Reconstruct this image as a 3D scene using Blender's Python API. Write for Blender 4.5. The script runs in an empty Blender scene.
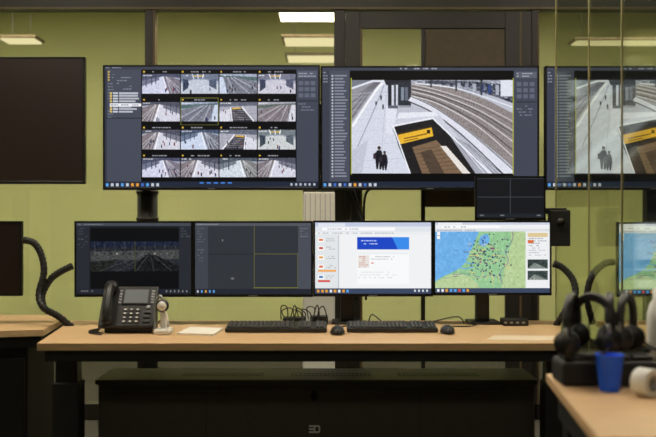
import bpy, bmesh, math, random
import numpy as np
from mathutils import Matrix, Vector, Euler
random.seed(4); rng=np.random.default_rng(4)
F=911.0; CZ=1.23
def X(px,d): return (px-328.0)/F*d
def Z(py,d): return CZ-(py-218.5)/F*d
def P(px,py,d): return Vector((X(px,d),d,Z(py,d)))
DZ=0.75
sc=bpy.context.scene
sc.view_settings.view_transform='Standard'
sc.view_settings.look='None'

# ---------------- materials ----------------
def lin(c):
    c=np.asarray(c,dtype=float)/255.0
    return np.where(c<=0.04045,c/12.92,((c+0.055)/1.055)**2.4)
def mat(name,col,rough=0.5,metal=0.0,noise=0.0,nscale=20,bump=0.0,spec=0.5,stretch=None):
    m=bpy.data.materials.new(name); m.use_nodes=True
    nt=m.node_tree; b=nt.nodes['Principled BSDF']
    b.inputs['Roughness'].default_value=rough; b.inputs['Metallic'].default_value=metal
    b.inputs['Specular IOR Level'].default_value=spec
    c=lin(col); b.inputs['Base Color'].default_value=(*c,1)
    tc=nt.nodes.new('ShaderNodeTexCoord'); mp=nt.nodes.new('ShaderNodeMapping')
    nt.links.new(tc.outputs['Object'],mp.inputs['Vector'])
    if stretch: mp.inputs['Scale'].default_value=stretch
    n=nt.nodes.new('ShaderNodeTexNoise'); n.inputs['Scale'].default_value=nscale; n.inputs['Detail'].default_value=4
    nt.links.new(mp.outputs[0],n.inputs['Vector'])
    r=nt.nodes.new('ShaderNodeValToRGB')
    k=max(noise,0.02)
    r.color_ramp.elements[0].position=0.3; r.color_ramp.elements[1].position=0.7
    r.color_ramp.elements[0].color=(*(c*(1-k)),1); r.color_ramp.elements[1].color=(*np.minimum(c*(1+k),1),1)
    nt.links.new(n.outputs['Fac'],r.inputs['Fac']); nt.links.new(r.outputs['Color'],b.inputs['Base Color'])
    if bump>0:
        bp=nt.nodes.new('ShaderNodeBump'); bp.inputs['Strength'].default_value=bump; bp.inputs['Distance'].default_value=0.01
        nt.links.new(n.outputs['Fac'],bp.inputs['Height']); nt.links.new(bp.outputs[0],b.inputs['Normal'])
    return m
def emis(name,col,s):
    m=bpy.data.materials.new(name); m.use_nodes=True; nt=m.node_tree; nt.nodes.clear()
    e=nt.nodes.new('ShaderNodeEmission'); o=nt.nodes.new('ShaderNodeOutputMaterial')
    e.inputs[0].default_value=(*lin(col),1); e.inputs[1].default_value=s
    nt.links.new(e.outputs[0],o.inputs[0]); return m
def glassm(name,tint,g,rough=0.02):
    m=bpy.data.materials.new(name); m.use_nodes=True; nt=m.node_tree; nt.nodes.clear()
    t=nt.nodes.new('ShaderNodeBsdfTransparent'); t.inputs[0].default_value=(*tint,1)
    gl=nt.nodes.new('ShaderNodeBsdfGlossy'); gl.inputs['Roughness'].default_value=rough; gl.inputs['Color'].default_value=(.9,.95,.85,1)
    mx=nt.nodes.new('ShaderNodeMixShader'); mx.inputs[0].default_value=g
    o=nt.nodes.new('ShaderNodeOutputMaterial')
    nt.links.new(t.outputs[0],mx.inputs[1]); nt.links.new(gl.outputs[0],mx.inputs[2]); nt.links.new(mx.outputs[0],o.inputs[0]); return m
BLK=mat('black_plastic',(30,30,32),0.42,noise=.1)
BLK2=mat('black_matte',(26,25,24),0.65,noise=.1)
BEZ=mat('bezel_gloss',(14,14,16),0.3)
DKM=mat('dark_metal',(34,31,27),0.45,metal=0.3,noise=.1)
CAB=mat('cabinet_laminate',(70,66,59),0.5,noise=.08,nscale=60)
OFFS=mat('screen_off',(38,26,25),0.35,noise=.05)
GREY=mat('grey_column',(226,224,214),0.5)
WOOD=mat('desk_wood',(216,178,134),0.42,noise=.09,nscale=9,stretch=(1.0,9,9))
WOODE=mat('desk_wood_edge',(230,194,146),0.5,noise=.08,nscale=9,stretch=(1,9,9))
WHT=mat('white_plastic',(225,225,220),0.45)
PAP=mat('paper',(238,235,226),0.7)
SIL=mat('silver_plastic',(150,152,155),0.35,metal=.5)
KEY=mat('key_caps',(52,52,54),0.5)
BLUE=mat('blue_paper_cup',(10,95,250),0.5)
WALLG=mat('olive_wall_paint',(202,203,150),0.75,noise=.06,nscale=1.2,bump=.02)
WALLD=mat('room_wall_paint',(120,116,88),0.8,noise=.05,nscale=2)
CEIL=mat('ceiling_tiles',(150,146,120),0.85,noise=.05,nscale=5)
FLR=mat('carpet',(60,56,50),0.95,noise=.3,nscale=150,bump=.3)
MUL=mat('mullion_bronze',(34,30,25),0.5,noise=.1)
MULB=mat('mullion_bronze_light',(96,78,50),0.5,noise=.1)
BRN=mat('door_panel_brown',(78,66,48),0.6,noise=.1)
GEDGE=mat('glass_edge_olive',(150,140,98),0.4,noise=.1)
LCD=mat('phone_lcd',(112,118,124),0.25)
GLS=glassm('partition_glass',(.96,.97,.92),0.06)
GLS2=glassm('side_glass',(.86,.88,.80),0.16,0.08)
REFL=emis('reflected_light',(255,244,215),5.0)
REFLB=emis('reflected_light_soft',(255,240,190),1.0)
FILLR=emis('fill_panel_rear',(255,246,222),29.0)
FILLF=emis('fill_panel_desk',(255,243,222),20.0)
FILLS=emis('fill_panel_soft',(255,243,222),10.0)

# ---------------- mesh builder ----------------
class B:
    def __init__(s,name):
        s.name=name; s.bm=bmesh.new(); s.mats=[]
    def mi(s,m):
        if m not in s.mats: s.mats.append(m)
        return s.mats.index(m)
    def add(s,t,m,M=None,smooth=False):
        i=s.mi(m)
        for f in t.faces: f.material_index=i; f.smooth=smooth
        if M is not None: bmesh.ops.transform(t,matrix=M,verts=t.verts)
        bmesh.ops.recalc_face_normals(t,faces=t.faces)
        me=bpy.data.meshes.new('tmp'); t.to_mesh(me); t.free()
        s.bm.from_mesh(me); bpy.data.meshes.remove(me); return s
    def box(s,x0,x1,y0,y1,z0,z1,m,bev=0.0,M=None,seg=2):
        t=bmesh.new(); bmesh.ops.create_cube(t,size=1)
        bmesh.ops.transform(t,matrix=Matrix.Translation(((x0+x1)/2,(y0+y1)/2,(z0+z1)/2))@Matrix.Diagonal((x1-x0,y1-y0,z1-z0,1)),verts=t.verts)
        if bev>0: bmesh.ops.bevel(t,geom=t.edges[:],offset=bev,segments=seg,affect='EDGES',profile=.5)
        return s.add(t,m,M)
    def prism(s,pts,z0,z1,m,bev=0,M=None):
        t=bmesh.new(); vs=[t.verts.new((p[0],p[1],z0)) for p in pts]; f=t.faces.new(vs)
        r=bmesh.ops.extrude_face_region(t,geom=[f]); 
        bmesh.ops.translate(t,vec=(0,0,z1-z0),verts=[v for v in r['geom'] if isinstance(v,bmesh.types.BMVert)])
        if bev>0: bmesh.ops.bevel(t,geom=t.edges[:],offset=bev,segments=2,affect='EDGES',profile=.5)
        return s.add(t,m,M)
    def cyl(s,c,r0,r1,h,m,seg=24,M=None,bev=0,axis='Z'):
        t=bmesh.new(); bmesh.ops.create_cone(t,cap_ends=True,segments=seg,radius1=r0,radius2=r1,depth=h)
        if bev>0: bmesh.ops.bevel(t,geom=[e for e in t.edges if any(len(f.verts)>4 for f in e.link_faces)],offset=bev,segments=2,affect='EDGES')
        R=Matrix.Identity(4)
        if axis=='Y': R=Matrix.Rotation(math.pi/2,4,'X')
        if axis=='X': R=Matrix.Rotation(math.pi/2,4,'Y')
        T=Matrix.Translation(c)@R
        if M is not None: T=M@T
        return s.add(t,m,T,smooth=True if seg>12 else False)
    def lathe(s,prof,c,m,seg=28,M=None):
        t=bmesh.new(); rings=[]
        for r,z in prof:
            rings.append([t.verts.new((r*math.cos(2*math.pi*i/seg),r*math.sin(2*math.pi*i/seg),z)) for i in range(seg)] if r>1e-5 else [t.verts.new((0,0,z))])
        for a,b in zip(rings,rings[1:]):
            for i in range(seg):
                j=(i+1)%seg
                if len(a)==1: t.faces.new([a[0],b[i],b[j]])
                elif len(b)==1: t.faces.new([a[i],a[j],b[0]])
                else: t.faces.new([a[i],a[j],b[j],b[i]])
        T=Matrix.Translation(c)
        if M is not None: T=M@T
        return s.add(t,m,T,smooth=True)
    def sph(s,c,r,m,scale=(1,1,1),M=None):
        t=bmesh.new(); bmesh.ops.create_uvsphere(t,u_segments=20,v_segments=12,radius=r)
        T=Matrix.Translation(c)@Matrix.Diagonal((*scale,1))
        if M is not None: T=M@T
        return s.add(t,m,T,smooth=True)
    def tube(s,pts,r,m,seg=8,sub=8,M=None,flat=1.0):
        pts=[Vector(p) for p in pts]; n=len(pts); out=[]
        if sub>1 and n>2:
            for i in range(n-1):
                p0=pts[max(i-1,0)];p1=pts[i];p2=pts[i+1];p3=pts[min(i+2,n-1)]
                for k in range(sub):
                    u=k/sub
                    out.append(0.5*((2*p1)+(p2-p0)*u+(2*p0-5*p1+4*p2-p3)*u*u+(3*p1-p0-3*p2+p3)*u**3))
            out.append(pts[-1])
        else: out=pts
        t=bmesh.new(); rings=[]; up=None
        for i,p in enumerate(out):
            d=(out[min(i+1,len(out)-1)]-out[max(i-1,0)])
            if d.length<1e-9: d=Vector((0,0,1))
            d.normalize()
            if up is None: up=Vector((0,0,1)) if abs(d.z)<.9 else Vector((0,1,0))
            a=d.cross(up)
            if a.length<1e-6: a=d.orthogonal()
            a.normalize(); b=a.cross(d).normalized(); up=b
            rings.append([t.verts.new(p+a*r*math.cos(2*math.pi*j/seg)+b*r*flat*math.sin(2*math.pi*j/seg)) for j in range(seg)])
        for a,b in zip(rings,rings[1:]):
            for j in range(seg):
                k=(j+1)%seg; t.faces.new([a[j],a[k],b[k],b[j]])
        t.faces.new(rings[0][::-1]); t.faces.new(rings[-1])
        return s.add(t,m,M,smooth=True)
    def done(s,parent=None):
        me=bpy.data.meshes.new(s.name)
        co=np.array([v.co[:] for v in s.bm.verts]); lo=co.min(0); hi=co.max(0)
        o=Vector(((lo[0]+hi[0])/2,(lo[1]+hi[1])/2,lo[2]))
        bmesh.ops.translate(s.bm,vec=-o,verts=s.bm.verts)
        s.bm.to_mesh(me); s.bm.free()
        for m in s.mats: me.materials.append(m)
        ob=bpy.data.objects.new(s.name,me); ob.location=o; sc.collection.objects.link(ob)
        if parent is not None:
            ob.parent=parent; ob.location=o-parent.location
        return ob
def empty(name,loc):
    e=bpy.data.objects.new(name,None); e.location=loc; e.empty_display_size=.1; sc.collection.objects.link(e); return e

# ---------------- screen canvas ----------------
class Cv:
    def __init__(s,x0,y0,x1,y1,sc_=2,bg=(20,20,22)):
        s.x0,s.y0,s.x1,s.y1,s.s=x0,y0,x1,y1,sc_
        s.w=int(round((x1-x0)*sc_)); s.h=int(round((y1-y0)*sc_))
        s.a=np.zeros((s.h,s.w,3))+np.array(bg,float)
        gx=x0+(np.arange(s.w)+.5)/sc_; gy=y0+(np.arange(s.h)+.5)/sc_
        s.gx,s.gy=np.meshgrid(gx,gy)
    def msk(s,pts):
        m=np.zeros((s.h,s.w),bool); n=len(pts)
        for i in range(n):
            x1,y1=pts[i]; x2,y2=pts[(i+1)%n]
            if y1==y2: continue
            c=((y1>s.gy)!=(y2>s.gy))&(s.gx<(x2-x1)*(s.gy-y1)/(y2-y1)+x1); m^=c
        return m
    def rm(s,x0,y0,x1,y1): return (s.gx>=x0)&(s.gx<x1)&(s.gy>=y0)&(s.gy<y1)
    def rect(s,x0,y0,x1,y1,c,alpha=1):
        m=s.rm(x0,y0,x1,y1); s.a[m]=s.a[m]*(1-alpha)+np.array(c,float)*alpha
    def poly(s,pts,c,clip=None,alpha=1):
        m=s.msk(pts)
        if clip: m&=s.rm(*clip)
        s.a[m]=s.a[m]*(1-alpha)+np.array(c,float)*alpha
    def line(s,pts,w,c,clip=None,alpha=1):
        m=np.zeros((s.h,s.w),bool)
        for (x1,y1),(x2,y2) in zip(pts,pts[1:]):
            dx,dy=x2-x1,y2-y1; L=dx*dx+dy*dy+1e-9
            t=np.clip(((s.gx-x1)*dx+(s.gy-y1)*dy)/L,0,1)
            m|=((s.gx-x1-t*dx)**2+(s.gy-y1-t*dy)**2)<(w/2)**2
        if clip: m&=s.rm(*clip)
        s.a[m]=s.a[m]*(1-alpha)+np.array(c,float)*alpha
    def noise(s,x0,y0,x1,y1,amp,blk=1.0,mask=None):
        m=s.rm(x0,y0,x1,y1)
        if mask is not None: m&=mask
        N=rng.normal(0,amp,(int((s.y1-s.y0)/blk)+3,int((s.x1-s.x0)/blk)+3))
        iy=((s.gy-s.y0)/blk).astype(int); ix=((s.gx-s.x0)/blk).astype(int)
        s.a[m]+=N[iy,ix][m][:,None]
    def text(s,x0,y0,x1,y1,c,row=2.4,h=1.0,fill=.6):
        y=y0
        while y+h<=y1:
            x=x0
            end=x0+(x1-x0)*random.uniform(.5,1)
            while x<end:
                w=random.uniform(1,3)
                if random.random()<fill+.2: s.rect(x,y,min(x+w,x1),y+h,c,.8)
                x+=w+.6
            y+=row
def catm(pts,n=8):
    out=[]; pts=[np.array(p,float) for p in pts]
    for i in range(len(pts)-1):
        p0=pts[max(i-1,0)];p1=pts[i];p2=pts[i+1];p3=pts[min(i+2,len(pts)-1)]
        for k in range(n):
            u=k/n; out.append(tuple(0.5*((2*p1)+(p2-p0)*u+(2*p0-5*p1+4*p2-p3)*u*u+(3*p1-p0-3*p2+p3)*u**3)))
    out.append(tuple(pts[-1])); return out
SM=bpy.data.materials.new('lit_screen'); SM.use_nodes=True; nt=SM.node_tree; nt.nodes.clear()
at=nt.nodes.new('ShaderNodeAttribute'); at.attribute_name='Col'
em=nt.nodes.new('ShaderNodeEmission'); em.inputs[1].default_value=1.0
gl=nt.nodes.new('ShaderNodeBsdfGlossy'); gl.inputs['Roughness'].default_value=.3; gl.inputs['Color'].default_value=(.02,.02,.02,1)
ad=nt.nodes.new('ShaderNodeAddShader'); o=nt.nodes.new('ShaderNodeOutputMaterial')
nt.links.new(at.outputs['Color'],em.inputs[0]); nt.links.new(em.outputs[0],ad.inputs[0]); nt.links.new(gl.outputs[0],ad.inputs[1]); nt.links.new(ad.outputs[0],o.inputs[0])
def screen_mesh(name,cv,w,h):
    H,W_=cv.h,cv.w
    xs=np.linspace(-w/2,w/2,W_); zs=np.linspace(h/2,-h/2,H)
    gx,gz=np.meshgrid(xs,zs); co=np.stack([gx,np.zeros_like(gx),gz],-1).reshape(-1,3)
    i=np.arange((H-1)*(W_-1)); r=i//(W_-1); c=i%(W_-1); a=r*W_+c
    q=np.stack([a,a+W_,a+W_+1,a+1],-1)
    me=bpy.data.meshes.new(name); me.vertices.add(len(co)); me.vertices.foreach_set('co',co.ravel())
    me.loops.add(q.size); me.loops.foreach_set('vertex_index',q.ravel().astype(np.int32))
    me.polygons.add(len(q)); me.polygons.foreach_set('loop_start',(np.arange(len(q))*4).astype(np.int32))
    me.update(calc_edges=True); me.validate()
    at=me.color_attributes.new('Col','FLOAT_COLOR','POINT')
    col=np.ones((H*W_,4)); col[:,:3]=lin(np.clip(cv.a,0,255)).reshape(-1,3)
    at.data.foreach_set('color',col.ravel().astype(np.float32))
    me.materials.append(SM); return me

def display(name,px0,py0,px1,py1,d,cvmesh=None,off=False,bez=.010,th=.045,bot=None,dx=0):
    x0,x1=X(px0,d),X(px1,d); z1,z0=Z(py0,d),Z(py1,d); bot=bot or bez*1.3
    e=empty(name,((x0+x1)/2,d,z0))
    b=B('housing')
    b.box(x0,x1,d,d+th*.5,z0,z1,BEZ,bev=.003)
    w,h=x1-x0,z1-z0
    b.box(x0+w*.08,x1-w*.08,d+th*.45,d+th,z0+h*.1,z1-h*.1,BLK2,bev=.008)
    b.box(x0,x0+bez,d-.004,d+.004,z0,z1,BEZ,bev=.0015); b.box(x1-bez,x1,d-.004,d+.004,z0,z1,BEZ,bev=.0015)
    b.box(x0,x1,d-.004,d+.004,z1-bez,z1,BEZ,bev=.0015); b.box(x0,x1,d-.004,d+.004,z0,z0+bot,BEZ,bev=.0015)
    cx=(x0+x1)/2
    b.box(cx-.02,cx+.02,d-.0046,d-.003,z0+bot*.35,z0+bot*.6,SIL)
    b.done(e)
    if off:
        s=B('screen_panel'); s.box(x0+bez,x1-bez,d-.0015,d+.001,z0+bot,z1-bez,OFFS); s.done(e)
    else:
        o=bpy.data.objects.new('screen_panel',cvmesh); sc.collection.objects.link(o)
        o.parent=e; o.location=(0,-.0015,((z0+bot)+(z1-bez))/2-z0)
    return e
def dims(px0,py0,px1,py1,d,bez,bot=None):
    bot=bot or bez*1.3
    return (px1-px0)/F*d-2*bez,(py1-py0)/F*d-bez-bot

# ---------------- screen contents ----------------
def feed(c,x0,y0,x1,y1):
    cl=(x0,y0,x1,y1); W=x1-x0; H=y1-y0
    def q(u,v): return (x0+u*W,y0+v*H)
    kind=random.choice(['plat','track','hall','plat','stairs'])
    fl=random.random()<.5
    def Q(pts): return [q(1-u,v) if fl else q(u,v) for u,v in pts]
    tint=random.choice([(0,0,12),(4,2,6),(-6,2,14),(0,6,6)])
    def C(a): return tuple(np.clip(np.array(a)+tint,0,255))
    c.rect(*cl,C((168,170,180)))
    if kind=='plat':
        c.poly(Q([(0,0),(1,0),(1,.2),(.55,.12),(0,.32)]),C((80,84,96)),cl)
        c.poly(Q([(.55,.12),(.75,.13),(1,.3),(1,1),(.7,1)]),C((126,120,122)),cl)
        for k in (.78,.88,1.02,1.15): c.line(Q([(.6+k*.04,.14),(k,1)]),.6,C((206,204,206)),cl,.8)
        c.poly(Q([(.5,.14),(.56,.12),(.72,1),(0,1),(0,.5)]),C((210,212,222)),cl)
        c.line(Q([(.55,.14),(.66,1)]),.9,C((245,245,248)),cl)
        c.poly(Q([(0,.32),(.45,.14),(.45,.3),(0,.62)]),C((118,122,134)),cl)
        for u in (.1,.25,.36): c.line(Q([(u,.1),(u,.7-u*.6)]),.8,C((64,66,76)),cl)
    elif kind=='track':
        c.poly(Q([(0,.15),(1,.05),(1,.2),(0,.35)]),C((96,108,98)),cl)
        c.poly(Q([(0,.4),(.6,.15),(.9,.15),(.75,1),(0,1)]),C((132,126,128)),cl)
        for k in range(6): c.line(Q([(.62+.04*k,.16),(-.2+k*.2,1)]),.6,C((208,206,208)) if k%2==0 else C((84,80,82)),cl,.8)
        c.poly(Q([(.9,.15),(1,.14),(1,1),(.8,1)]),C((212,214,222)),cl)
    elif kind=='hall':
        c.poly(Q([(0,0),(1,0),(1,.35),(.6,.25),(.35,.25),(0,.4)]),C((120,122,130)),cl)
        c.poly(Q([(0,.5),(.35,.3),(.65,.3),(1,.5),(1,1),(0,1)]),C((204,202,204)),cl)
        c.poly(Q([(.05,.25),(.2,.3),(.2,.7),(.05,.9)]),C((64,68,80)),cl); c.poly(Q([(.75,.3),(.95,.24),(.95,.8),(.75,.6)]),C((90,94,104)),cl)
        c.poly(Q([(.32,.08),(.62,.06),(.62,.12),(.32,.14)]),C((215,180,80)),cl)
        for u in (.3,.45,.6): c.line(Q([(u,0),(u*.8+.1,.22)]),.9,C((235,236,240)),cl)
    else:
        c.poly(Q([(0,0),(1,0),(1,.18),(0,.25)]),C((100,106,118)),cl)
        c.poly(Q([(.3,.3),(.6,.26),(.9,1),(.35,1)]),C((58,58,66)),cl)
        for k in range(7): c.line(Q([(.33+.01*k,.36+k*.09),(.64+.04*k,.34+k*.09)]),.5,C((140,138,140)),cl)
        c.line(Q([(.3,.3),(.34,1)]),1.2,C((235,236,240)),cl); c.line(Q([(.6,.26),(.92,1)]),1.2,C((235,236,240)),cl)
        c.poly(Q([(0,.5),(.28,.35),(.3,1),(0,1)]),C((214,216,224)),cl)
        if random.random()<.6: c.poly(Q([(.34,.3),(.56,.27),(.57,.34),(.35,.38)]),C((220,178,70)),cl)
    for _ in range(random.randint(3,9)):
        px=random.uniform(x0+2,x1-2); py=random.uniform(y0+H*.35,y1-3); hh=1.2+3*(py-y0)/H
        c.rect(px,py,px+hh*.35,py+hh,random.choice([(34,36,46),(110,52,48),(44,54,100),(34,36,40)]))
    c.text(x0+1,y0+.8,x0+12,y0+2.2,(235,236,240),3,.9)
    c.noise(*cl,8,1.2)
def tv1():
    c=Cv(105.5,67.5,317.5,186.5,3,(17,18,22))
    c.rect(105,67,318,70.5,(62,66,78)); c.text(107,68.2,135,70,(160,165,180),2.4,1)
    c.rect(105,70.5,142,181,(72,76,90)); c.rect(105,70.5,108,181,(52,56,68))
    c.text(109,72,116,120,(130,135,150),3.0,1.0,.3)
    for y in np.arange(72,82,2.6): c.rect(109,y,110.6,y+1.6,(205,175,90))
    c.text(118,78,138,92,(150,155,170),2.8,.9,.3)
    for y in np.arange(93,112,2.6):
        c.rect(111,y,113,y+1.8,(225,195,110)); c.rect(114,y,119,y+1.6,(200,205,215))
        c.rect(120,y,random.uniform(130,141),y+1.7,(215,218,228),.8)
    c.rect(111,104,142,107,(235,237,242)); c.text(112,105,140,107,(90,90,110),2,1)
    c.rect(105,118,142,119,(45,48,58))
    c.rect(296,70.5,318,181,(68,72,86))
    for j in range(3):
        for i in range(3): c.rect(298+i*6,82+j*6,302.5+i*6,86+j*6,(98,103,121))
    c.rect(297,72,316,79,(88,92,108)); c.text(298,74,315,79,(180,185,195),2.5,1)
    c.rect(297,101,317,102,(45,48,58)); c.text(298,104,314,112,(135,140,155),3,1)
    c.rect(105,181,318,187,(35,42,58))
    for x in np.arange(107,160,5.0): c.rect(x,182.5,x+2.5,185.5,random.choice([(230,160,60),(90,160,230),(200,205,215),(70,110,190)]))
    for x in np.arange(290,316,4.5): c.rect(x,182.5,x+2,185,(190,195,205))
    for x in np.arange(200,230,7.0): c.rect(x,181.5,x+4,183,(70,130,220))
    for r in range(4):
        for k in range(4):
            x0=143+38.2*k; y0=71+27.5*r; x1=x0+37.2; y1=y0+27
            c.rect(x0,y0,x1,y1,(12,12,16)); c.text(x0+10,y0+1.2,x1-8,y0+2.6,(185,187,198),3,1.0); c.rect(x0+1,y0+1,x0+2.5,y0+2.5,(220,180,60))
            feed(c,x0,y0+4,x1,y1-1.5-2.4)
    for k in range(5): c.rect(143+38.2*k-1.0,71,143+38.2*k,181,(10,10,14))
    x0,y0=143+38.2,71+27.5
    for a in ([(x0,y0),(x0+37,y0)],[(x0,y0),(x0,y0+26.5)],[(x0+37,y0),(x0+37,y0+26.5)],[(x0,y0+26.5),(x0+37,y0+26.5)]): c.line(a,.55,(110,114,54))
    return c
def tv2():
    c=Cv(322.5,68.5,536.5,186.5,3,(12,12,14))
    c.rect(322,68,537,71.5,(66,70,84)); c.text(400,69,450,71,(190,192,200),2.5,1.2)
    c.rect(322,71.5,350,181,(76,80,94))
    for y in np.arange(76,178,3.0):
        c.rect(332,y,333.5,y+1.4,(190,194,205)); c.rect(335,y,random.uniform(343,348),y+1.2,(160,164,178),.75)
    c.rect(322,71.5,330,181,(60,64,77)); c.text(323.5,73,328,84,(150,155,170),3,1.2)
    c.rect(513,71.5,537,181,(68,72,86))
    for j in range(3):
        for i in range(3): c.rect(516+i*6.5,83+j*6,520.5+i*6.5,87+j*6,(98,103,120))
    c.rect(515,73,536,79,(92,96,110)); c.text(516,74,535,79,(190,192,200),2.5,1)
    c.rect(515,102,536,103,(45,48,58)); c.text(516,106,532,116,(140,145,160),3,1)
    c.rect(322,181,537,187,(35,42,58))
    for x in np.arange(324,375,5.0): c.rect(x,182.5,x+2.5,185.5,random.choice([(230,160,60),(90,160,230),(200,205,215),(70,110,190)]))
    for x in np.arange(508,535,4.5): c.rect(x,182.5,x+2,185,(190,195,205))
    cl=(352,81,512,173)
    c.rect(*cl,(190,193,206))
    c.rect(352,81,392,92,(226,230,242)); c.poly([(352,81),(372,81),(352,88)],(120,125,138),cl)
    c.rect(405,81,512,96,(158,162,176)); c.noise(405,81,512,96,18,1.5)
    c.poly(catm([(381,83),(370,96),(352,122)])+[(352,90),(372,83)],(150,148,156),cl)
    for off in (0,4,8,13): c.line(catm([(380-off*.4,83),(369-off*.6,94-off*.1),(351,119-off*1.9)]),.8,(85,85,95),cl)
    c.poly([(382,83),(398,83),(396,120),(392,130),(412,173),(352,173),(352,124),(370,98)],(214,218,232),cl)
    for k in range(9):
        y=90+k*k*1.05; c.line([(352,y+4),(412,y)],.4,(188,192,208),(352,86,412,173),.8)
    c.poly([(352,124),(370,98),(382,83),(398,83),(396,120),(392,130),(394,135)],(225,228,240),(386,106,398,136))
    c.line(catm([(382,84),(371,98),(353,126)]),1.8,(250,251,255),cl)
    c.line(catm([(384,86),(375,108),(356,150)]),.9,(150,152,166),cl)
    c.line(catm([(388,86),(385,110),(380,173)]),.5,(180,184,198),cl)
    c.poly([(352,150),(368,140),(362,173),(352,173)],(196,200,214),cl)
    c.poly([(384,81),(411,81),(411,85),(386,86)],(45,47,54),cl); c.rect(388,86,391.5,108,(42,44,52)); c.rect(398,83,411,106,(50,53,62)); c.rect(401,88,404,101,(130,140,156)); c.rect(405,88,408,101,(104,110,124)); c.rect(394,84,396,106,(70,72,80))
    c.rect(388,106,398,109,(96,100,112)); c.rect(399,106,411,108,(150,152,162))
    edge_in=catm([(411,96),(436,108),(470,132),(505,160)]); edge_out=catm([(411,84),(440,86),(480,98),(513,114)])
    ball=edge_out+[(513,168)]+edge_in[::-1]
    c.poly(ball,(146,138,137),cl); m=c.msk(ball)&c.rm(*cl)
    for k in range(34):
        t=k/33; x=414+99*t**.8; 
        yi=96+ (x-411)**1.35*.135; yo=84+max(0,(x-420))**1.35*.069
        c.line([(x,yo),(x-4-8*t,yi)],.45,(112,105,106),cl,.7)
    c.noise(352,81,513,173,7,1.0,m)
    for a,cc,e,w in ((88,(222,218,220),122,.8),(89.5,(92,88,90),125,.7),(91.5,(222,218,220),131,.9),(92.7,(78,74,78),134,1.2),(94,(90,86,90),138,.8),(95,(226,222,225),142,1.0),(98,(82,78,82),151,1.3),(99.5,(228,224,227),157,1.0)):
        c.line(catm([(412,a-3),(440,a+(e-a)*.10),(478,a+(e-a)*.48),(513,e)]),w,cc,cl,.85)
    c.poly(catm([(411,97),(436,109),(470,133),(513,170)])+[(513,173),(500,173)]+catm([(462,134),(434,113),(408,101)]),(224,226,238),cl)
    c.line(catm([(409,102),(434,114),(466,139),(502,173)]),1.2,(70,70,78),cl)
    c.line(catm([(411,97),(436,109),(470,133),(513,170)]),.8,(96,92,96),cl)
    tr=catm([(425,84),(465,88),(513,104)])+[(513,86),(470,82),(425,81)]
    c.poly(tr,(84,88,102),cl); c.noise(352,81,513,110,30,1.6,c.msk(tr)&c.rm(*cl))
    for k in range(10): x=434+k*7.6; c.rect(x,83+k*.3,x+3.5,85+k*1.3,random.choice([(150,158,176),(56,60,74),(190,196,210),(50,70,130)]),.8)
    c.line(catm([(415,84),(460,90),(513,108)]),1.2,(228,231,240),cl)
    c.rect(500,81,512,97,(222,227,238)); c.rect(455,81,456.6,92,(60,62,70)); c.rect(480,81,481.8,96,(60,62,70)); c.rect(430,81,431.4,88,(60,62,70))
    c.poly([(393,126),(399,113),(436,112),(462,142),(492,173),(410,173)],(206,208,222),cl)
    c.poly([(399,113),(436,112),(438,116),(397,119)],(232,234,244),cl)
    c.poly([(393,127),(432,119),(452,136),(481,173),(410,173),(398,145)],(36,34,36),cl)
    c.poly([(412,147),(436,140),(458,162),(464,173),(422,173)],(126,102,80),cl)
    for k in range(7): c.line([(413+k*1.8,150+k*3.6),(440+k*3.6,146+k*3.6)],.5,(84,68,54),cl)
    c.poly([(420,152),(431,149),(444,173),(430,173)],(82,68,56),cl)
    c.poly([(440,146),(446,146),(470,173),(462,173)],(232,226,220),cl)
    c.poly([(447,132),(452,136),(481,173),(475,173)],(168,170,182),cl)
    for k in range(6): c.line([(452+k*3.0,136+k*1.5),(482+k*3.8,173)],.6,(110,112,122),cl)
    c.poly([(397,133),(431,126),(433,136),(400,144)],(236,184,56),cl)
    c.poly([(397,133),(431,126),(431.5,127.5),(397.5,135)],(60,52,36),cl)
    c.line([(404,138.5),(426,133.8)],1.2,(120,88,34),cl); c.line([(404,141),(418,138)],.9,(130,95,35),cl); c.rect(426.5,130,430,133.5,(60,50,30))
    c.line([(393,126),(432,118.5)],1.6,(238,240,248),cl); c.line([(432,118),(490,173)],1.4,(238,240,248),cl); c.line([(393,126),(410,173)],1.3,(238,240,248),cl)
    for x,y,h in ((379,145,24),(384.5,150,20),(381,95,6),(376,101,5),(383,104,6)):
        w=h*.13
        c.poly([(x-w*.6,y+h*.2),(x+w*.6,y+h*.2),(x+w,y+h*.3),(x+w*1.25,y+h*.58),(x+w*.7,y+h),(x+w*.1,y+h),(x,y+h*.7),(x-w*.3,y+h),(x-w*.9,y+h*.97),(x-w*1.2,y+h*.58),(x-w,y+h*.3)],(30,30,38),cl)
        c.line([(x,y+h*.1),(x+.1,y+h*.12)],h*.14,(70,54,50),cl)
        if h>10: c.poly([(x-w,y+h*.3),(x-w*1.9,y+h*.36),(x-w*1.9,y+h*.56),(x-w,y+h*.56)],(58,50,60),cl)
    c.noise(*cl,5,.9)
    c.rect(351,79,352,174,(170,175,60)); c.rect(512,79,513,174,(170,175,60)); 
    return c
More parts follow.
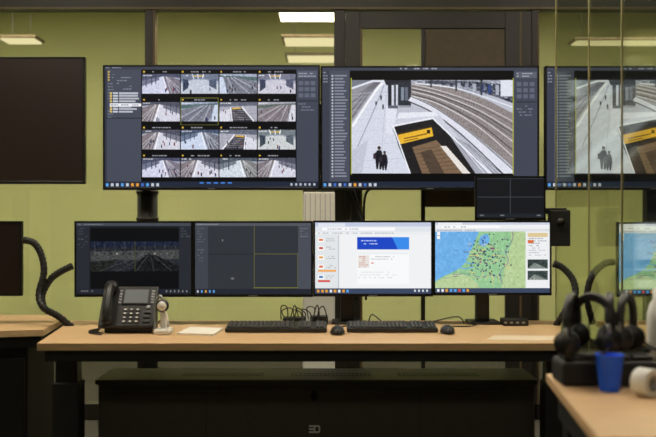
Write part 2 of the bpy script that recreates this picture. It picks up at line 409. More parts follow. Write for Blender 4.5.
def m1():
    c=Cv(77,224,191,293.5,3,(30,33,38))
    c.rect(77,224,191,227,(70,75,84)); c.text(79,225,110,227,(130,135,140),2,1)
    c.rect(77,227,90,288,(40,44,51)); c.text(79,229,88,250,(90,94,100),2.6,.8,.3)
    c.rect(179,227,191,288,(40,44,51)); c.text(181,229,190,240,(90,92,100),2.6,.8)
    c.rect(91,229,179,242,(14,16,19)); c.rect(91,242,179,271,(36,40,46)); c.rect(91,271,179,288,(14,15,18))
    cl=(91,242,179,271)
    c.poly([(91,242),(179,242),(179,246),(91,248)],(28,36,56),cl)
    for k in range(9): c.line([(95+k*10,243),(96+k*10,256)],.6,(64,68,76),cl)
    c.poly([(91,252),(179,250),(179,259),(91,261)],(68,70,70),cl)
    for k in range(14): c.rect(92+k*6.2,253,94+k*6.2,255,random.choice([(140,138,126),(80,84,88),(40,44,52)]))
    c.poly([(130,271),(145,255),(155,255),(179,266),(179,271)],(24,26,28),cl)
    c.poly([(91,263),(120,259),(105,271),(91,271)],(34,36,34),cl)
    for k in range(5): c.line([(142+k*3,256),(100+k*18,271)],.5,(74,74,74),cl)
    c.noise(*cl,8,1.4); c.rect(135,242,135.6,271,(70,74,40))
    c.rect(77,288,191,294,(34,38,46)); c.text(79,289.5,100,292,(120,120,120),3,1.5)
    for x in np.arange(166,190,4): c.rect(x,289.5,x+1.5,291.5,(130,130,130))
    return c
def m2():
    c=Cv(195,224,311,293.5,3,(54,57,64))
    c.rect(195,224,311,227,(84,88,96)); c.text(197,225,230,227,(150,155,160),2,1)
    c.rect(195,227,208,288,(64,68,77)); c.text(197,229,206,262,(105,110,117),2.6,.8,.3)
    c.rect(208,227,298,288,(50,54,60)); c.rect(298,227,311,288,(74,78,88)); c.text(300,229,310,240,(120,122,130),2.6,.9)
    yl=(128,126,56)
    c.rect(254,227,254.5,288,yl); c.rect(254,254,298,254.5,yl); c.rect(254,286.8,298,287.3,yl); c.rect(297.3,254,297.8,287,yl)
    c.rect(208,254,254,254.6,(34,36,40))
    c.rect(222,240,223,242,(130,130,130)); c.rect(231,277,234,279,(110,110,110))
    c.rect(195,288,311,294,(36,40,50))
    for x in np.arange(197,215,4): c.rect(x,289.5,x+1.8,291.8,random.choice([(230,160,60),(90,160,230),(190,195,200)]))
    return c
def m3():
    c=Cv(315,224,431,293.5,3,(240,242,243))
    c.rect(315,224,431,228,(196,204,226)); c.rect(318,225,345,228,(225,230,240)); c.rect(315,228,431,233,(225,229,236))
    c.rect(322,229,395,232,(250,250,252)); c.text(324,230,370,232,(150,155,170),3,1)
    c.rect(315,233,431,236,(235,238,240)); c.text(318,234,420,236,(170,170,180),3,.9)
    c.rect(315,236,338,288,(226,230,232)); c.rect(338,236,339,288,(190,195,205))
    for j,y in enumerate((239,247,256,265,275)):
        c.rect(318,y,324,y+4.5,(250,250,250)); c.rect(319,y+1,323,y+3,[(225,120,50),(200,60,50),(230,160,60),(220,110,60),(60,120,190)][j]); c.text(326,y+.8,336,y+4,(150,152,160),1.8,.7)
    c.rect(318,270,336,272,(240,170,90)); c.rect(318,280,330,282,(215,80,70))
    c.rect(357,238.5,409,250.5,(32,72,196)); c.poly([(392,238.5),(409,238.5),(409,250.5),(398,250.5)],(60,140,235)); c.text(361,241.5,386,248,(235,240,255),3.0,1.0,.7)
    c.rect(357,252,409,284,(248,249,250)); c.rect(358,253,408,255,(235,238,242))
    c.rect(358,256,369,268,(232,226,222)); c.text(359,257,368,268,(190,80,60),2,.8)
    c.text(371,257,400,262,(150,150,155),2.3,.7); c.text(371,263,380,265,(210,70,60),2.3,.9)
    c.text(358,272,400,280,(200,202,206),2.6,.7)
    c.rect(315,288,431,294,(60,72,98))
    for x in np.arange(317,350,4.2): c.rect(x,289.3,x+2.4,292,random.choice([(230,160,60),(90,160,230),(230,235,240),(210,80,70)]))
    for x in np.arange(414,430,4): c.rect(x,289.5,x+1.7,291.5,(220,225,230))
    return c
def m4():
    c=Cv(435,223.5,549,292.5,3,(150,200,150))
    sea=catm([(482,223),(478,234),(474,244),(469,254),(464,264),(455,271),(444,276),(436,281)])+[(435,281),(435,223)]
    c.poly(sea,(112,176,232)); c.poly(catm([(480,237),(487,235),(489,242),(484,247),(479,245),(480,237)]),(112,176,232))
    for a in ((476,231),(482,229),(488,227)): c.line([a,(a[0]+4,a[1]-1)],1.0,(150,200,150))
    for p in ([(464,262),(470,264),(476,263)],[(459,268),(466,269),(473,267)]): c.line(p,1.0,(112,176,232))
    c.poly([(435,282),(446,276),(458,273),(470,277),(478,284),(480,293),(435,293)],(186,208,156))
    c.poly([(509,223),(526,223),(526,293),(500,293),(505,262),(511,244)],(182,206,152))
    c.line(catm([(511,228),(512,240),(505,252),(508,262),(500,272),(502,284)]),.7,(130,120,150))
    c.line(catm([(452,275),(466,274),(480,277),(492,275),(500,280)]),.6,(130,120,150))
    c.noise(435,229,526,293,5,2.2)
    for _ in range(14):
        x=random.uniform(440,518); y=random.uniform(236,284); c.rect(x,y,x+random.uniform(3,6),y+.8,(100,105,115),.6)
    for _ in range(20):
        x=random.uniform(468,505); y=random.uniform(242,280); a=random.uniform(0,6.28)
        c.line([(x,y),(x+12*math.cos(a),y+9*math.sin(a))],.5,(230,206,130),(468,232,526,288))
    for _ in range(150):
        x=random.gauss(486,11); y=random.gauss(257,11)
        if x<470+max(0,(250-y)*.35) or x>512 or y<235 or y>284: continue
        c.line([(x,y),(x+.1,y)],random.uniform(1.0,1.9),random.choice([(60,70,110),(50,64,120),(100,64,110),(50,56,70),(80,90,110)]),alpha=.85)
    for x,y in ((480,262),(492,249)): c.line([(x,y),(x,y+.1)],2.0,(170,60,130))
    c.rect(437,233,440,240,(250,250,250)); c.rect(437,236.3,440,236.8,(160,160,160))
    c.rect(435,223,549,226,(205,210,228)); c.rect(438,223.5,462,226,(235,238,245)); c.rect(435,226,549,230,(238,240,243)); c.rect(442,227,500,229,(252,252,252)); c.text(444,227.5,480,229,(150,155,170),3,.9)
    c.rect(435,230,549,232.5,(222,226,230)); c.text(437,231,500,232.3,(150,155,170),3,.8)
    c.rect(525,232.5,549,288,(238,240,242)); c.rect(527,234,547,238,(222,200,150)); c.text(528,239,546,258,(150,152,160),2.3,.8)
    c.rect(527,241,533,244,(220,110,60))
    for y in (260,271):
        c.rect(527,y,547,y+9,(56,68,66)); c.poly([(527,y+9),(534,y+3),(547,y+9)],(130,140,134)); c.noise(527,y,547,y+9,12,1.2)
    c.rect(527,282,547,284,(240,240,240))
    c.rect(435,288,549,293,(60,72,98))
    for x in np.arange(437,470,4.2): c.rect(x,289,x+2.4,291.5,random.choice([(230,160,60),(90,160,230),(230,235,240),(210,80,70)]))
    return c
def ms():
    c=Cv(477,178,543,218,3,(26,27,31))
    c.rect(509.8,178,510.4,214,(66,70,78)); c.rect(477,197,543,197.6,(66,70,78)); c.rect(477,178,543,179.5,(46,49,56))
    c.rect(477,214,543,218,(34,38,46))
    for x in (480,500,536): c.rect(x,215,x+4,216.5,(110,112,120))
    return c

# ---------------- room shell ----------------
RX=4.2
B('floor').box(-RX,RX,-2.6,8.6,-.06,0,FLR).done()
B('ceiling').box(-RX,RX,-2.6,8.6,3.2,3.26,CEIL).done()
B('wall_back').box(-RX,RX,8.6,8.7,-.06,3.26,WALLG).done()
B('wall_left').box(-RX-.1,-RX,-2.6,8.7,-.06,3.26,WALLG).done()
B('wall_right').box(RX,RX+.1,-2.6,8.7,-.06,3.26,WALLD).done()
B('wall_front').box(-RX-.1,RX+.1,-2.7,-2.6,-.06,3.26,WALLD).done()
B('baseboard_back').box(-RX,RX,8.58,8.6,0,.09,MUL).done()

# glazed partition at 5.6
D=5.6
b=B('glazed_partition')
def mull(p0,p1,m=MUL,y0=D-.04,y1=D+.04,z0=0,z1=3.2): b.box(X(p0,D),X(p1,D),y0,y1,z0,z1,m,bev=.004)
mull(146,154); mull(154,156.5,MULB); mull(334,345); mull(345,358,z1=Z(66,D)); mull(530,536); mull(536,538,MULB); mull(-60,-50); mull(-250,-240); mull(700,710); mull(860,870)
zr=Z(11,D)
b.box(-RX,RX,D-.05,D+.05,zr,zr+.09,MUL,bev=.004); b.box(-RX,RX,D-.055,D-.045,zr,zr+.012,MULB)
b.box(-RX,RX,D-.04,D+.04,0.0,.10,MUL,bev=.004); b.box(-RX,RX,D-.04,D+.04,3.1,3.2,MUL)
b.box(-RX,RX,D-.006,D+.006,.10,zr,GLS); b.box(-RX,RX,D-.006,D+.006,zr+.09,3.1,GLS)
b.done()
b=B('door_1'); y0,y1=D-.075,D-.045
def dbx(a,c_,e,f,m,yy0=y0,yy1=y1): b.box(X(a,D),X(c_,D),yy0,yy1,f,e,m,bev=.003)
zt=Z(14,D)
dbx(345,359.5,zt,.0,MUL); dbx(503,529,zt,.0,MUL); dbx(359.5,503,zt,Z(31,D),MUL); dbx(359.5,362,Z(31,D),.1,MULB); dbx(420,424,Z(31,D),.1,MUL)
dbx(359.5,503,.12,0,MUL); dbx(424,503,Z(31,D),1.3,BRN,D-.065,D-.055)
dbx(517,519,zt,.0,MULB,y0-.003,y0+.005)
b.done()
def lum(name,x0,x1,y0,y1,z,m,top=3.2):  # glowing bars built behind the glass to stand in for its light reflections
    b=B(name); b.box(x0-.02,x1+.02,y0-.02,y1+.02,z+.012,z+.035,MULB,bev=.004); b.box(x0,x1,y0,y1,z,z+.014,m)
    for x in (x0+.06,x1-.06): b.tube([(x,(y0+y1)/2,z+.03),(x,(y0+y1)/2,top)],.0025,SIL,6)
    return b.done()
lum('reflected_light_bar',X(280,6.3),X(352,6.3),6.15,6.45,Z(17,6.3),REFL)
lum('reflected_light_bar',X(285,7.2),X(360,7.2),7.05,7.35,Z(43,7.2),REFLB)
lum('reflected_light_bar',X(288,8.0),X(355,8.0),7.85,8.15,Z(60,8.0),REFLB)
lum('reflected_light_bar',X(5,7.2),X(38,7.2),7.1,7.3,Z(42,7.2),REFLB)
lum('reflected_light_bar',X(574,7.2),X(690,7.2),7.12,7.28,Z(44,7.2),REFLB)
def panel(x,y,wx,wy,m,name='added_fill_panel'):
    b=B(name); b.box(x-wx/2-.03,x+wx/2+.03,y-wy/2-.03,y+wy/2+.03,3.16,3.2,WHT,bev=.004); b.box(x-wx/2,x+wx/2,y-wy/2,y+wy/2,3.15,3.165,m); b.done()
for x in (-2.6,0,2.6): panel(x,6.35,1.2,.6,FILLR)  # panels added above the view to brighten the rear wall
for x in (-2.0,0.0,2.0): panel(x,3.6,1.2,.5,FILLF)  # unseen panels added over the desk to light the desktop
for x in (-1.6,1.6): panel(x,-.6,1.2,.5,FILLS)  # weak fill panels added behind the camera
# ---------------- TVs on rack ----------------
DT=5.09
w,h=dims(103,65,320,190,DT,.010,.016)
me1=screen_mesh('video_wall_grid',tv1(),w,h)
w,h=dims(320.6,66,539,190,DT,.010,.016); me2=screen_mesh('video_wall_platform',tv2(),w,h)
display('wall_display',103,65,320,190,DT,me1,bez=.010,bot=.016,th=.07)
display('wall_display',320.6,66,539,190,DT,me2,bez=.010,bot=.016,th=.07)
display('wall_display',545,66,763.4,190,DT,me2,bez=.010,bot=.016,th=.07)
display('wall_display',-133,57,85,184,DT,off=True,bez=.010,bot=.016,th=.07)
b=B('display_rack')
for a,c_ in ((-120,72),(116,528),(556,750)):
    for t_,u_ in ((110,104),(150,144)): b.box(X(a,5.17),X(c_,5.17),5.165,5.205,Z(t_,5.17),Z(u_,5.17),BLK2,bev=.003)
for p in (-24,655):
    b.box(X(p-8,5.2),X(p+8,5.2),5.2,5.28,0,Z(100,5.2),BLK2,bev=.004); b.box(X(p-30,5.2),X(p+30,5.2),5.05,5.45,0,.03,BLK2,bev=.004)
b.cyl((X(147,5.24),5.255,.85),.058,.058,1.7,BLK2); b.cyl((X(147,5.24),5.255,.015),.18,.18,.03,BLK2)
for zz in (Z(192,5.2),Z(219,5.2)): b.cyl((X(147,5.24),5.255,zz),.064,.064,.02,DKM)
b.box(X(303,5.25),X(334,5.25),5.21,5.36,0,Z(110,5.25),GREY,bev=.006)
b.box(X(303,5.0),X(335,5.0),5.0,5.215,0,Z(192,5.0),GREY,bev=.006)
for k in range(6): b.box(X(305+k*5,5.0),X(305.5+k*5,5.0),4.997,5.002,Z(250,5.0),Z(194,5.0),SIL)
b.tube([P(352,188,5.2),P(362,222,5.2),P(356,300,5.2)],.012,BLK2,sub=1); b.tube([P(372,188,5.22),P(364,205,5.22),P(366,300,5.22)],.007,BLK2)
b.tube([P(345,190,5.2),P(352,205,5.2),P(349,240,5.2),P(349,300,5.2)],.006,BLK2)
b.done()

# ---------------- desk ----------------
fl=(X(37,3.5),3.5); fr=(X(559,3.52),3.52); br=(X(562,4.27),4.29); bl=(X(70,4.27),4.29)
front=[(fl[0]+(fr[0]-fl[0])*t, 3.5) for t in np.linspace(0,1,13)]
b=B('control_desk')
pts=front+[br,bl]
b.prism(pts,DZ-.004,DZ,WOOD); 
b.prism([(x,y) for x,y in pts],DZ-.028,DZ-.004,WOODE,bev=.002)
b.box(fl[0]+.02,fr[0]-.02,3.53,3.60,DZ-.075,DZ-.028,BLK2,bev=.003)
b.box(fl[0]+.06,fr[0]-.04,3.95,4.02,DZ-.08,DZ-.028,BLK2,bev=.003)
for x in (X(68,3.75),X(556,3.75)):
    b.box(x-.045,x+.045,3.72,3.80,.06,DZ-.028,BLK,bev=.006); b.box(x-.055,x+.055,3.71,3.81,.03,.56,BLK2,bev=.006)
    b.box(x-.05,x+.05,3.50,4.2,.0,.06,BLK2,bev=.01); b.box(x-.03,x+.03,3.56,4.1,DZ-.07,DZ-.028,BLK2,bev=.004)
b.done()
b=B('equipment_cabinet')
cx0,cx1=X(97,3.92),X(536,3.92)
b.box(cx0,cx1,3.94,4.22,0,.515,CAB,bev=.004)
b.box(cx0-.01,cx1+.01,3.92,4.23,.515,.535,CAB,bev=.004)
for a in (180,290,400,):
    for k in range(20):
        for r in range(2):
            x=X(a,3.95)+k*.018; b.box(x,x+.012,4.02+r*.05,4.035+r*.05,.535,.5362,BLK2)
for a in (112,386):
    for k in range(26):
        for r in range(2):
            x=X(a,3.93)+k*.020; b.box(x,x+.013,3.9335,3.937,.488-r*.016,.494-r*.016,BLK2)
for p in (206,420): b.box(X(p,3.93)-.001,X(p,3.93)+.001,3.934,3.941,.06,.50,BLK2)
b.box(cx0+.005,cx1-.005,3.935,3.942,.06,.50,CAB,bev=.003)
b.cyl((X(314,3.93),3.936,Z(396,3.93)),.016,.016,.01,BLK2,axis='Y'); b.box(X(311.5,3.93),X(316.5,3.93),3.927,3.937,Z(401,3.93),Z(391,3.93),BLK2,bev=.002)
b.done()
b=B('cabinet_logo_badge')
lx,lz=X(309,3.93),Z(433,3.93); u=.0105
y0,y1=3.929,3.9355
for k in range(3): b.box(lx,lx+u*2,y0,y1,lz+k*u*1.25,lz+k*u*1.25+u*.6,WHT)
b.box(lx+u*2,lx+u*2.6,y0,y1,lz,lz+u*3.1,WHT); b.box(lx+u*2.6,lx+u*4.2,y0,y1,lz,lz+u*.6,WHT); b.box(lx+u*2.6,lx+u*4.2,y0,y1,lz+u*2.5,lz+u*3.1,WHT); b.box(lx+u*4,lx+u*4.6,y0,y1,lz+u*.4,lz+u*2.7,WHT)
b.done()
b=B('control_desk')
pl=[(X(58,4.2),4.2),(X(45,3.92),3.90),(-1.9,3.72),(-1.9,4.5),(X(58,4.2)-.05,4.5)]
b.prism(pl,DZ+.0,DZ+.004,WOOD); b.prism(pl,DZ-.024,DZ,WOODE,bev=.002)
b.prism([(x-.02 if i<2 else x+.02,y+.03 if i in(1,2) else y-.02) for i,(x,y) in enumerate(pl)],DZ-.075,DZ-.024,BLK2,bev=.003)
b.box(-1.85,-1.32,4.0,4.4,0,DZ-.075,BLK2,bev=.01); b.box(-1.84,-1.60,3.985,4.002,.05,.62,BLK,bev=.004); b.box(-1.58,-1.33,3.985,4.002,.05,.62,BLK,bev=.004)
b.done()
b=B('control_desk')
b.box(1.26,2.6,3.6,4.3,DZ-.028,DZ,WOOD,bev=.003); b.box(1.28,2.58,3.65,3.72,DZ-.08,DZ-.028,BLK2); b.box(1.3,2.5,3.95,4.25,0,.60,BLK2,bev=.01)
b.box(1.3,1.36,3.9,4.2,.6,DZ-.028,BLK2); b.box(2.44,2.5,3.9,4.2,.6,DZ-.028,BLK2)
b.done()

# ---------------- lower monitors ----------------
DM=4.1
def mk(fn,name,r,d=DM):
    w,h=dims(*r,d,.009,.013); me=screen_mesh(name,fn(),w,h)
    return display('desktop_monitor',*r,d,me,bez=.009,bot=.013,th=.045),me
mk(m1,'night_camera',(74.5,221,193,297)); mk(m2,'dark_interface',(193.2,221,313,297)); mk(m3,'web_page',(313.2,220.5,433,296.5))
_,mm4=mk(m4,'rail_map',(433.2,220.5,551.5,295.5))
display('desktop_monitor',-97,221,22,296,DM,off=True,bez=.009,bot=.013)
display('desktop_monitor',617,222,735.3,297,DM,mm4,bez=.009,bot=.013)
for p in (-37,676):
    b=B('monitor_stand'); x=X(p,4.2); zb=DZ+.004 if p<0 else DZ
    b.box(x-.03,x+.03,4.145,4.18,zb,Z(250,4.2),BLK,bev=.004); b.box(x-.12,x+.12,4.147,4.27,zb,zb+.012,BLK,bev=.004)
    b.done()
rs=(475,176,545.5,220.3); w,h=dims(*rs,4.2,.009,.013); mes=screen_mesh('split_view',ms(),w,h)
display('small_monitor',*rs,4.2,mes,bez=.009,bot=.013,th=.032)
b=B('monitor_mount')
for a in (125,347,482):
    x=X(a,4.2)
    b.box(x-.03,x+.03,4.175,4.225,DZ,Z(250,4.2),BLK,bev=.004)
    b.box(x-.07,x+.07,4.11,4.26,DZ,DZ+.012,BLK,bev=.004)
b.box(X(90,4.2),X(540,4.2),4.146,4.19,Z(263,4.2),Z(254,4.2),BLK2,bev=.004)
b.box(X(506,4.25),X(514,4.25),4.234,4.26,Z(262,4.25),Z(196,4.25),BLK2,bev=.003)
b.box(X(500,4.25),X(520,4.25),4.19,4.26,Z(262,4.25),Z(254,4.25),BLK2)
b.box(X(514,4.25),X(566,4.25),4.235,4.265,Z(214,4.25),Z(208,4.25),BLK2,bev=.003)
b.box(X(548,4.25),X(569,4.25),4.22,4.26,Z(246,4.25),Z(210,4.25),BLK2,bev=.006); b.cyl((X(561,4.21),4.215,Z(222,4.21)),.018,.018,.02,DKM,axis='Y')
b.done()
for nm,chains in (('cable_guide',[[P(24,240,4.06),P(34,243,4.06),P(41,254,4.06),P(44,272,4.05),P(39,294,4.03),P(44,308,4.0),P(58,316,4.05),P(72,327.5,4.08)],[P(72,266,4.06),P(60,272,4.06),P(50,280,4.06),P(42,296,4.05),P(44,309,4.02)]]),
                  ('cable_guide',[[P(554,264,4.1),P(563,268,4.1),P(573,280,4.08),P(575,296,4.05),P(566,310,4.04),P(556,325.5,4.1)]]),
                  ('cable_guide',[[P(613,262,4.14),P(604,264,4.12),P(592,276,4.1),P(587,298,4.1),P(593,323.5,4.12)]])):
    b=B(nm)
    for ch in chains:
        b.tube(ch,.0145,BLK,seg=12)
        pts=catm([tuple(p) for p in ch],8)
        for q in range(0,len(pts)-1,2):
            a=Vector(pts[q]); c_=Vector(pts[q+1]); m_=(a+c_)/2; dd=(c_-a).normalized()*.003
            b.tube([m_-dd,m_+dd],.0162,BLK2,seg=12,sub=1)
    b.done()

# ---------------- telephone ----------------
d0=3.78; x0=X(97,d0); s=d0/F
b=B('desk_phone')
tilt=Matrix.Translation((x0,d0+.02,DZ))
b.box(.02,.22,.02,.16,0,.03,BLK,bev=.006,M=tilt)
R=tilt@Matrix.Translation((0,.0,.017))@Matrix.Rotation(math.radians(54),4,'X')
b.box(0,.235,0,.20,0,.022,BLK,bev=.007,M=R)
b.box(.088,.205,.105,.185,.02,.027,BEZ,bev=.003,M=R); b.box(.096,.197,.112,.178,.0268,.028,LCD,M=R)
for j in range(5): b.box(.209,.223,.112+j*.014,.121+j*.014,.021,.026,SIL,bev=.001,M=R); b.box(.073,.085,.112+j*.014,.121+j*.014,.021,.026,SIL,bev=.001,M=R)
for j in range(4):
    for i in range(3): b.box(.098+i*.026,.118+i*.026,.018+j*.019,.031+j*.019,.021,.027,KEY,bev=.002,M=R); b.box(.103+i*.026,.113+i*.026,.022+j*.019,.027+j*.019,.0268,.0275,WHT,M=R)
for j in range(3): b.box(.186,.216,.020+j*.022,.034+j*.022,.021,.027,KEY,bev=.002,M=R)
b.cyl((.202,.092,.024),.010,.010,.008,SIL,M=R)
b.tube([(.038,.02,.045),(.038,.06,.062),(.038,.14,.062),(.038,.19,.048)],.017,BLK,seg=12,M=R)
b.sph((.038,.026,.036),.024,BLK,(1,.9,.6),M=R); b.sph((.038,.185,.040),.029,BLK,(1,1,.75),M=R)
b.box(.03,.215,.15,.165,.0,.12,BLK2,bev=.004,M=tilt)
b.done()
b=B('phone_cord')
pts=[]
for k in range(90):
    t=k/89; ang=k*1.3; base=Vector((x0-.012-.02*math.sin(3*t),3.86-.13*t,DZ+.009))
    if t>.6: base.x+=(t-.6)*.12
    pts.append(base+Vector((.004*math.cos(ang),0,.006*math.sin(ang))))
b.tube(pts,.0022,BLK,seg=6,sub=2); b.done()
b=B('headset_charger'); xx=X(163,3.78); yy=3.79
b.box(xx-.034,xx+.034,yy-.045,yy+.045,DZ,DZ+.024,WHT,bev=.008); b.box(xx-.012,xx+.010,yy-.005,yy+.012,DZ+.02,DZ+.10,WHT,bev=.005)
b.cyl((xx-.002,yy-.014,DZ+.118),.027,.027,.022,BLK,axis='Y',bev=.004); b.cyl((xx-.002,yy-.027,DZ+.118),.019,.019,.006,WHT,axis='Y')
b.tube([(xx-.002,yy-.01,DZ+.14),(xx-.014,yy,DZ+.158),(xx-.030,yy,DZ+.12),(xx-.032,yy-.02,DZ+.02)],.006,SIL); b.tube([(xx,yy-.01,DZ+.105),(xx+.018,yy-.025,DZ+.075),(xx+.024,yy-.03,DZ+.03)],.006,WHT)
b.done()

def paper(name,pts,z=DZ,m=PAP,t=.003):
    b=B(name); b.prism([(X(p,d),d) for p,d in pts],z,z+t,m); return b.done()
paper('notepad',[(177,3.76),(213,3.72),(223,3.93),(190,3.97)],z=DZ+.0002,t=.008)
paper('paper_sheet',[(486,3.60),(552,3.58),(556,3.72),(494,3.74)],t=.001,m=mat('desk_mat_paper',(230,210,186),.6))
def keyboard(p0,p1,dn,df):
    b=B('keyboard'); x0,x1=X(p0,dn),X(p1,dn); M=Matrix.Translation((x0,dn,DZ+.002))@Matrix.Rotation(math.radians(5),4,'X')
    w=x1-x0; dd=df-dn
    b.box(0,w,0,dd,0,.018,BLK,bev=.004,M=M)
    n=22; kw=(w-.02)/n; kh=(dd-.02)/6
    for r in range(6):
        for i in range(n):
            if i in (15,19) : continue
            if r==0 and 4<=i<=9:
                if i==4: b.box(.01+i*kw,.01+10*kw-.002,.01,.01+kh-.002,.017,.024,KEY,bev=.0015,M=M,seg=1)
                continue
            b.box(.01+i*kw,.01+(i+1)*kw-.0022,.01+r*kh,.01+(r+1)*kh-.0022,.017,.024,KEY,bev=.0015,M=M,seg=1)
    for k in (w*.1,w*.9): b.box(k-.01,k+.01,dd-.02,dd-.005,-.012,.003,BLK,M=M)
    return b.done()
keyboard(225,327,3.82,3.965); keyboard(347,438,3.82,3.965)
def mouse(p,d):
    b=B('computer_mouse'); x=X(p,d)
    t=bmesh.new(); bmesh.ops.create_uvsphere(t,u_segments=24,v_segments=14,radius=1)
    for v in t.verts:
        if v.co.z<0: v.co.z*=.15
        v.co.x*=1-.12*max(0,-v.co.y); 
    b.add(t,BLK,Matrix.Translation((x,d,DZ+.0055))@Matrix.Diagonal((.031,.055,.032,1)),smooth=True)
    b.box(x-.0035,x+.0035,d-.043,d-.022,DZ+.024,DZ+.031,SIL,bev=.0015); b.box(x-.0005,x+.0005,d-.05,d,DZ+.012,DZ+.0365,BLK2)
    b.done()
mouse(337.5,3.78); mouse(447.5,3.80)
def dk(px,d,z=.005): return (X(px,d),d,DZ+z)
b=B('mouse_cable'); b.tube([dk(337.5,3.84,.012),dk(337,3.95),dk(345,4.02),dk(368,4.05),dk(364,4.09)],.0028,BLK); b.done()
b=B('mouse_cable'); b.tube([dk(447.5,3.86,.012),dk(443,3.94),dk(450,4.0),dk(470,4.02),dk(478,4.09)],.0028,BLK); b.done()
b=B('mouse_cable'); b.tube([dk(398,3.985,.012),dk(420,4.03,.006),dk(440,4.05,.03),dk(458,4.08,.04),dk(464,4.16,.004)],.0028,BLK); b.done()
b=B('keyboard_cable'); b.tube([dk(385,3.985,.012),dk(380,4.04,.03),dk(372,4.08,.05),dk(369,4.12,.02),dk(370,4.2,.004)],.0028,BLK); b.done()
b=B('cable_bundle')
b.box(X(283,4.15),X(306,4.15),4.12,4.2,DZ,DZ+.03,BLK,bev=.005); b.box(X(310,4.15),X(328,4.15),4.13,4.2,DZ,DZ+.035,BLK,bev=.005)
for i in range(9):
    p=281+i*4.6
    b.tube([dk(p,4.16,.02),dk(p+random.uniform(-4,4),4.13,.06+random.uniform(0,.03)),dk(p+6,4.12,.05+random.uniform(0,.03)),dk(p+random.uniform(3,9),4.10,.02),dk(p+random.uniform(-4,8),4.06,.006)],.0026,random.choice([BLK,BLK,BLK2,SIL]),seg=6)
b.done()
b=B('docking_station'); b.box(X(501,4.12),X(526,4.12),4.06,4.15,DZ,DZ+.03,BLK,bev=.005)
for k in range(4): b.box(X(504+k*6,4.06),X(507+k*6,4.06),4.058,4.061,DZ+.012,DZ+.02,SIL)
b.done()

# ---------------- side glass partition ----------------
gx=1.19
b=B('side_glass_partition')
ys=[1.19*F/(p-328) for p in (556,589,622)]+[3.1]
for i,y in enumerate(ys):
    t=.006
    b.box(gx-t/2-.001,gx+t/2+.001,y-t/2,y+t/2,0.02,3.17,GEDGE,bev=.001)
for a,c_ in zip(ys,ys[1:]):
    b.box(gx-.004,gx+.004,c_+.006,a-.006,.03,3.15,GLS2)
b.box(gx-.03,gx+.03,3.08,4.75,0,.03,MUL); b.box(gx-.03,gx+.03,3.08,4.75,3.15,3.2,MUL)
b.done()

# ---------------- foreground side table ----------------
b=B('side_table')
tp=[(X(546,2.82),2.82),(X(598,2.0),2.0),(1.15,2.0),(1.15,2.82)]
b.prism(tp,DZ-.028,DZ,WOOD,bev=.002)
b.prism([(tp[0][0]+.03,2.79),(tp[1][0]+.04,2.03),(1.12,2.03),(1.12,2.79)],DZ-.13,DZ-.028,BLK2,bev=.003)
for x,y in ((tp[0][0]+.07,2.75),(tp[1][0]+.08,2.08),(1.08,2.08),(1.08,2.75)): b.box(x-.03,x+.03,y-.03,y+.03,0,DZ-.13,BLK2,bev=.005)
b.prism([(tp[0][0]+.07,2.75),(tp[1][0]+.09,2.1),(1.06,2.1),(1.06,2.75)],.25,DZ-.131,BLK2)
b.done()
b=B('headset_dock'); x0,x1=X(556,2.68),X(650,2.68)
b.box(x0,x1,2.60,2.74,DZ,DZ+.07,BLK2,bev=.012)
for k in range(4):
    xx=x0+.04+k*(x1-x0-.08)/3; b.box(xx-.03,xx+.03,2.62,2.70,DZ+.07,DZ+.085,BLK,bev=.005)
b.done()
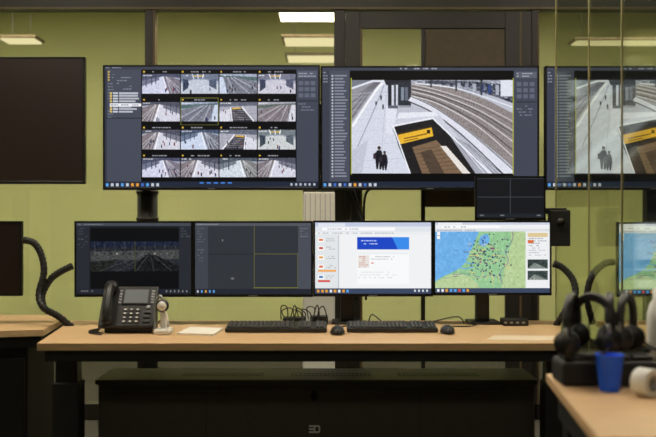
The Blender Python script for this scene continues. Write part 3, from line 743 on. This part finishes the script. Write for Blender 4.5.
def headset(x,y,z,rot,s=1.0):
    b=B('headset'); M=Matrix.Translation((x,y,z))@Matrix.Rotation(rot,4,'Z')@Matrix.Rotation(random.uniform(-.12,.12),4,'Y')@Matrix.Scale(s,4)
    arc=[(.072*math.cos(a),0,.085+.082*math.sin(a)) for a in np.linspace(-.15,math.pi+.15,15)]
    b.tube(arc,.0075,BLK,seg=8,sub=2,M=M,flat=1.6); 
    arc2=[(.066*math.cos(a),0,.083+.074*math.sin(a)) for a in np.linspace(.5,math.pi-.5,9)]; b.tube(arc2,.009,BLK2,seg=8,sub=2,M=M)
    for sg in (-1,1):
        b.cyl((sg*.066,0,.045),.036,.034,.026,BLK,axis='X',bev=.005,M=M); b.cyl((sg*.050,0,.045),.033,.028,.016,BLK2,axis='X',bev=.005,M=M)
        b.tube([(sg*.072,0,.09),(sg*.078,0,.06)],.008,SIL,sub=1,M=M)
    b.tube([(.07,-.02,.04),(.075,-.05,.02),(.05,-.085,.012),(.02,-.10,.014)],.004,BLK,M=M); b.sph((.015,-.102,.015),.009,BLK2,(1.3,1,1),M=M)
    b.done()
zt=DZ+.082
for k,(dx,ry) in enumerate(((.045,1.1),(.10,-.9),(.155,1.25),(.205,1.0))):
    headset(x0+dx,2.665+.004*k,zt,ry,1.05)
b=B('paper_cup'); dc=2.54
b.lathe([(0,0),(.027,0),(.0275,.002),(.0375,.098),(.0395,.100),(.0385,.102),(.0355,.099),(.026,.004),(0,.004)],(X(609.5,dc),dc,DZ),BLUE); b.done()
b=B('tape_roll'); xm=X(646,2.46)
Mr=Matrix.Translation((xm,2.46,DZ+.038))@Matrix.Rotation(math.radians(35),4,'Z')@Matrix.Rotation(math.radians(90),4,'X')
b.lathe([(.022,-.024),(.037,-.024),(.038,-.022),(.038,.022),(.037,.024),(.022,.024),(.022,-.024)],(0,0,0),WHT,seg=36,M=Mr)
b.lathe([(.019,-.025),(.022,-.025),(.022,.025),(.019,.025),(.019,-.025)],(0,0,0),SIL,seg=36,M=Mr); b.done()
b=B('thermos_jug'); xm=X(664,2.75)
b.lathe([(0,0),(.045,0),(.05,.01),(.05,.19),(.042,.22),(.032,.235),(.032,.265),(.02,.272),(0,.274)],(xm,2.75,DZ),WHT)
b.tube([(xm+.045,2.74,DZ+.19),(xm+.08,2.72,DZ+.18),(xm+.08,2.72,DZ+.07),(xm+.047,2.74,DZ+.05)],.008,BLK); b.cyl((xm,2.75,DZ+.275),.022,.018,.015,BLK); b.done()

# ---------------- world + camera ----------------
w=bpy.data.worlds.new('room_ambient'); sc.world=w; w.use_nodes=True
w.node_tree.nodes['Background'].inputs[0].default_value=(.9,.85,.7,1); w.node_tree.nodes['Background'].inputs[1].default_value=.05
cam=bpy.data.cameras.new('camera'); co=bpy.data.objects.new('camera',cam); sc.collection.objects.link(co)
co.location=(0,0,CZ); co.rotation_euler=(math.pi/2,0,0); cam.lens=50; cam.sensor_width=36
cam.dof.use_dof=True; cam.dof.focus_distance=4.5; cam.dof.aperture_fstop=2.0
sc.camera=co
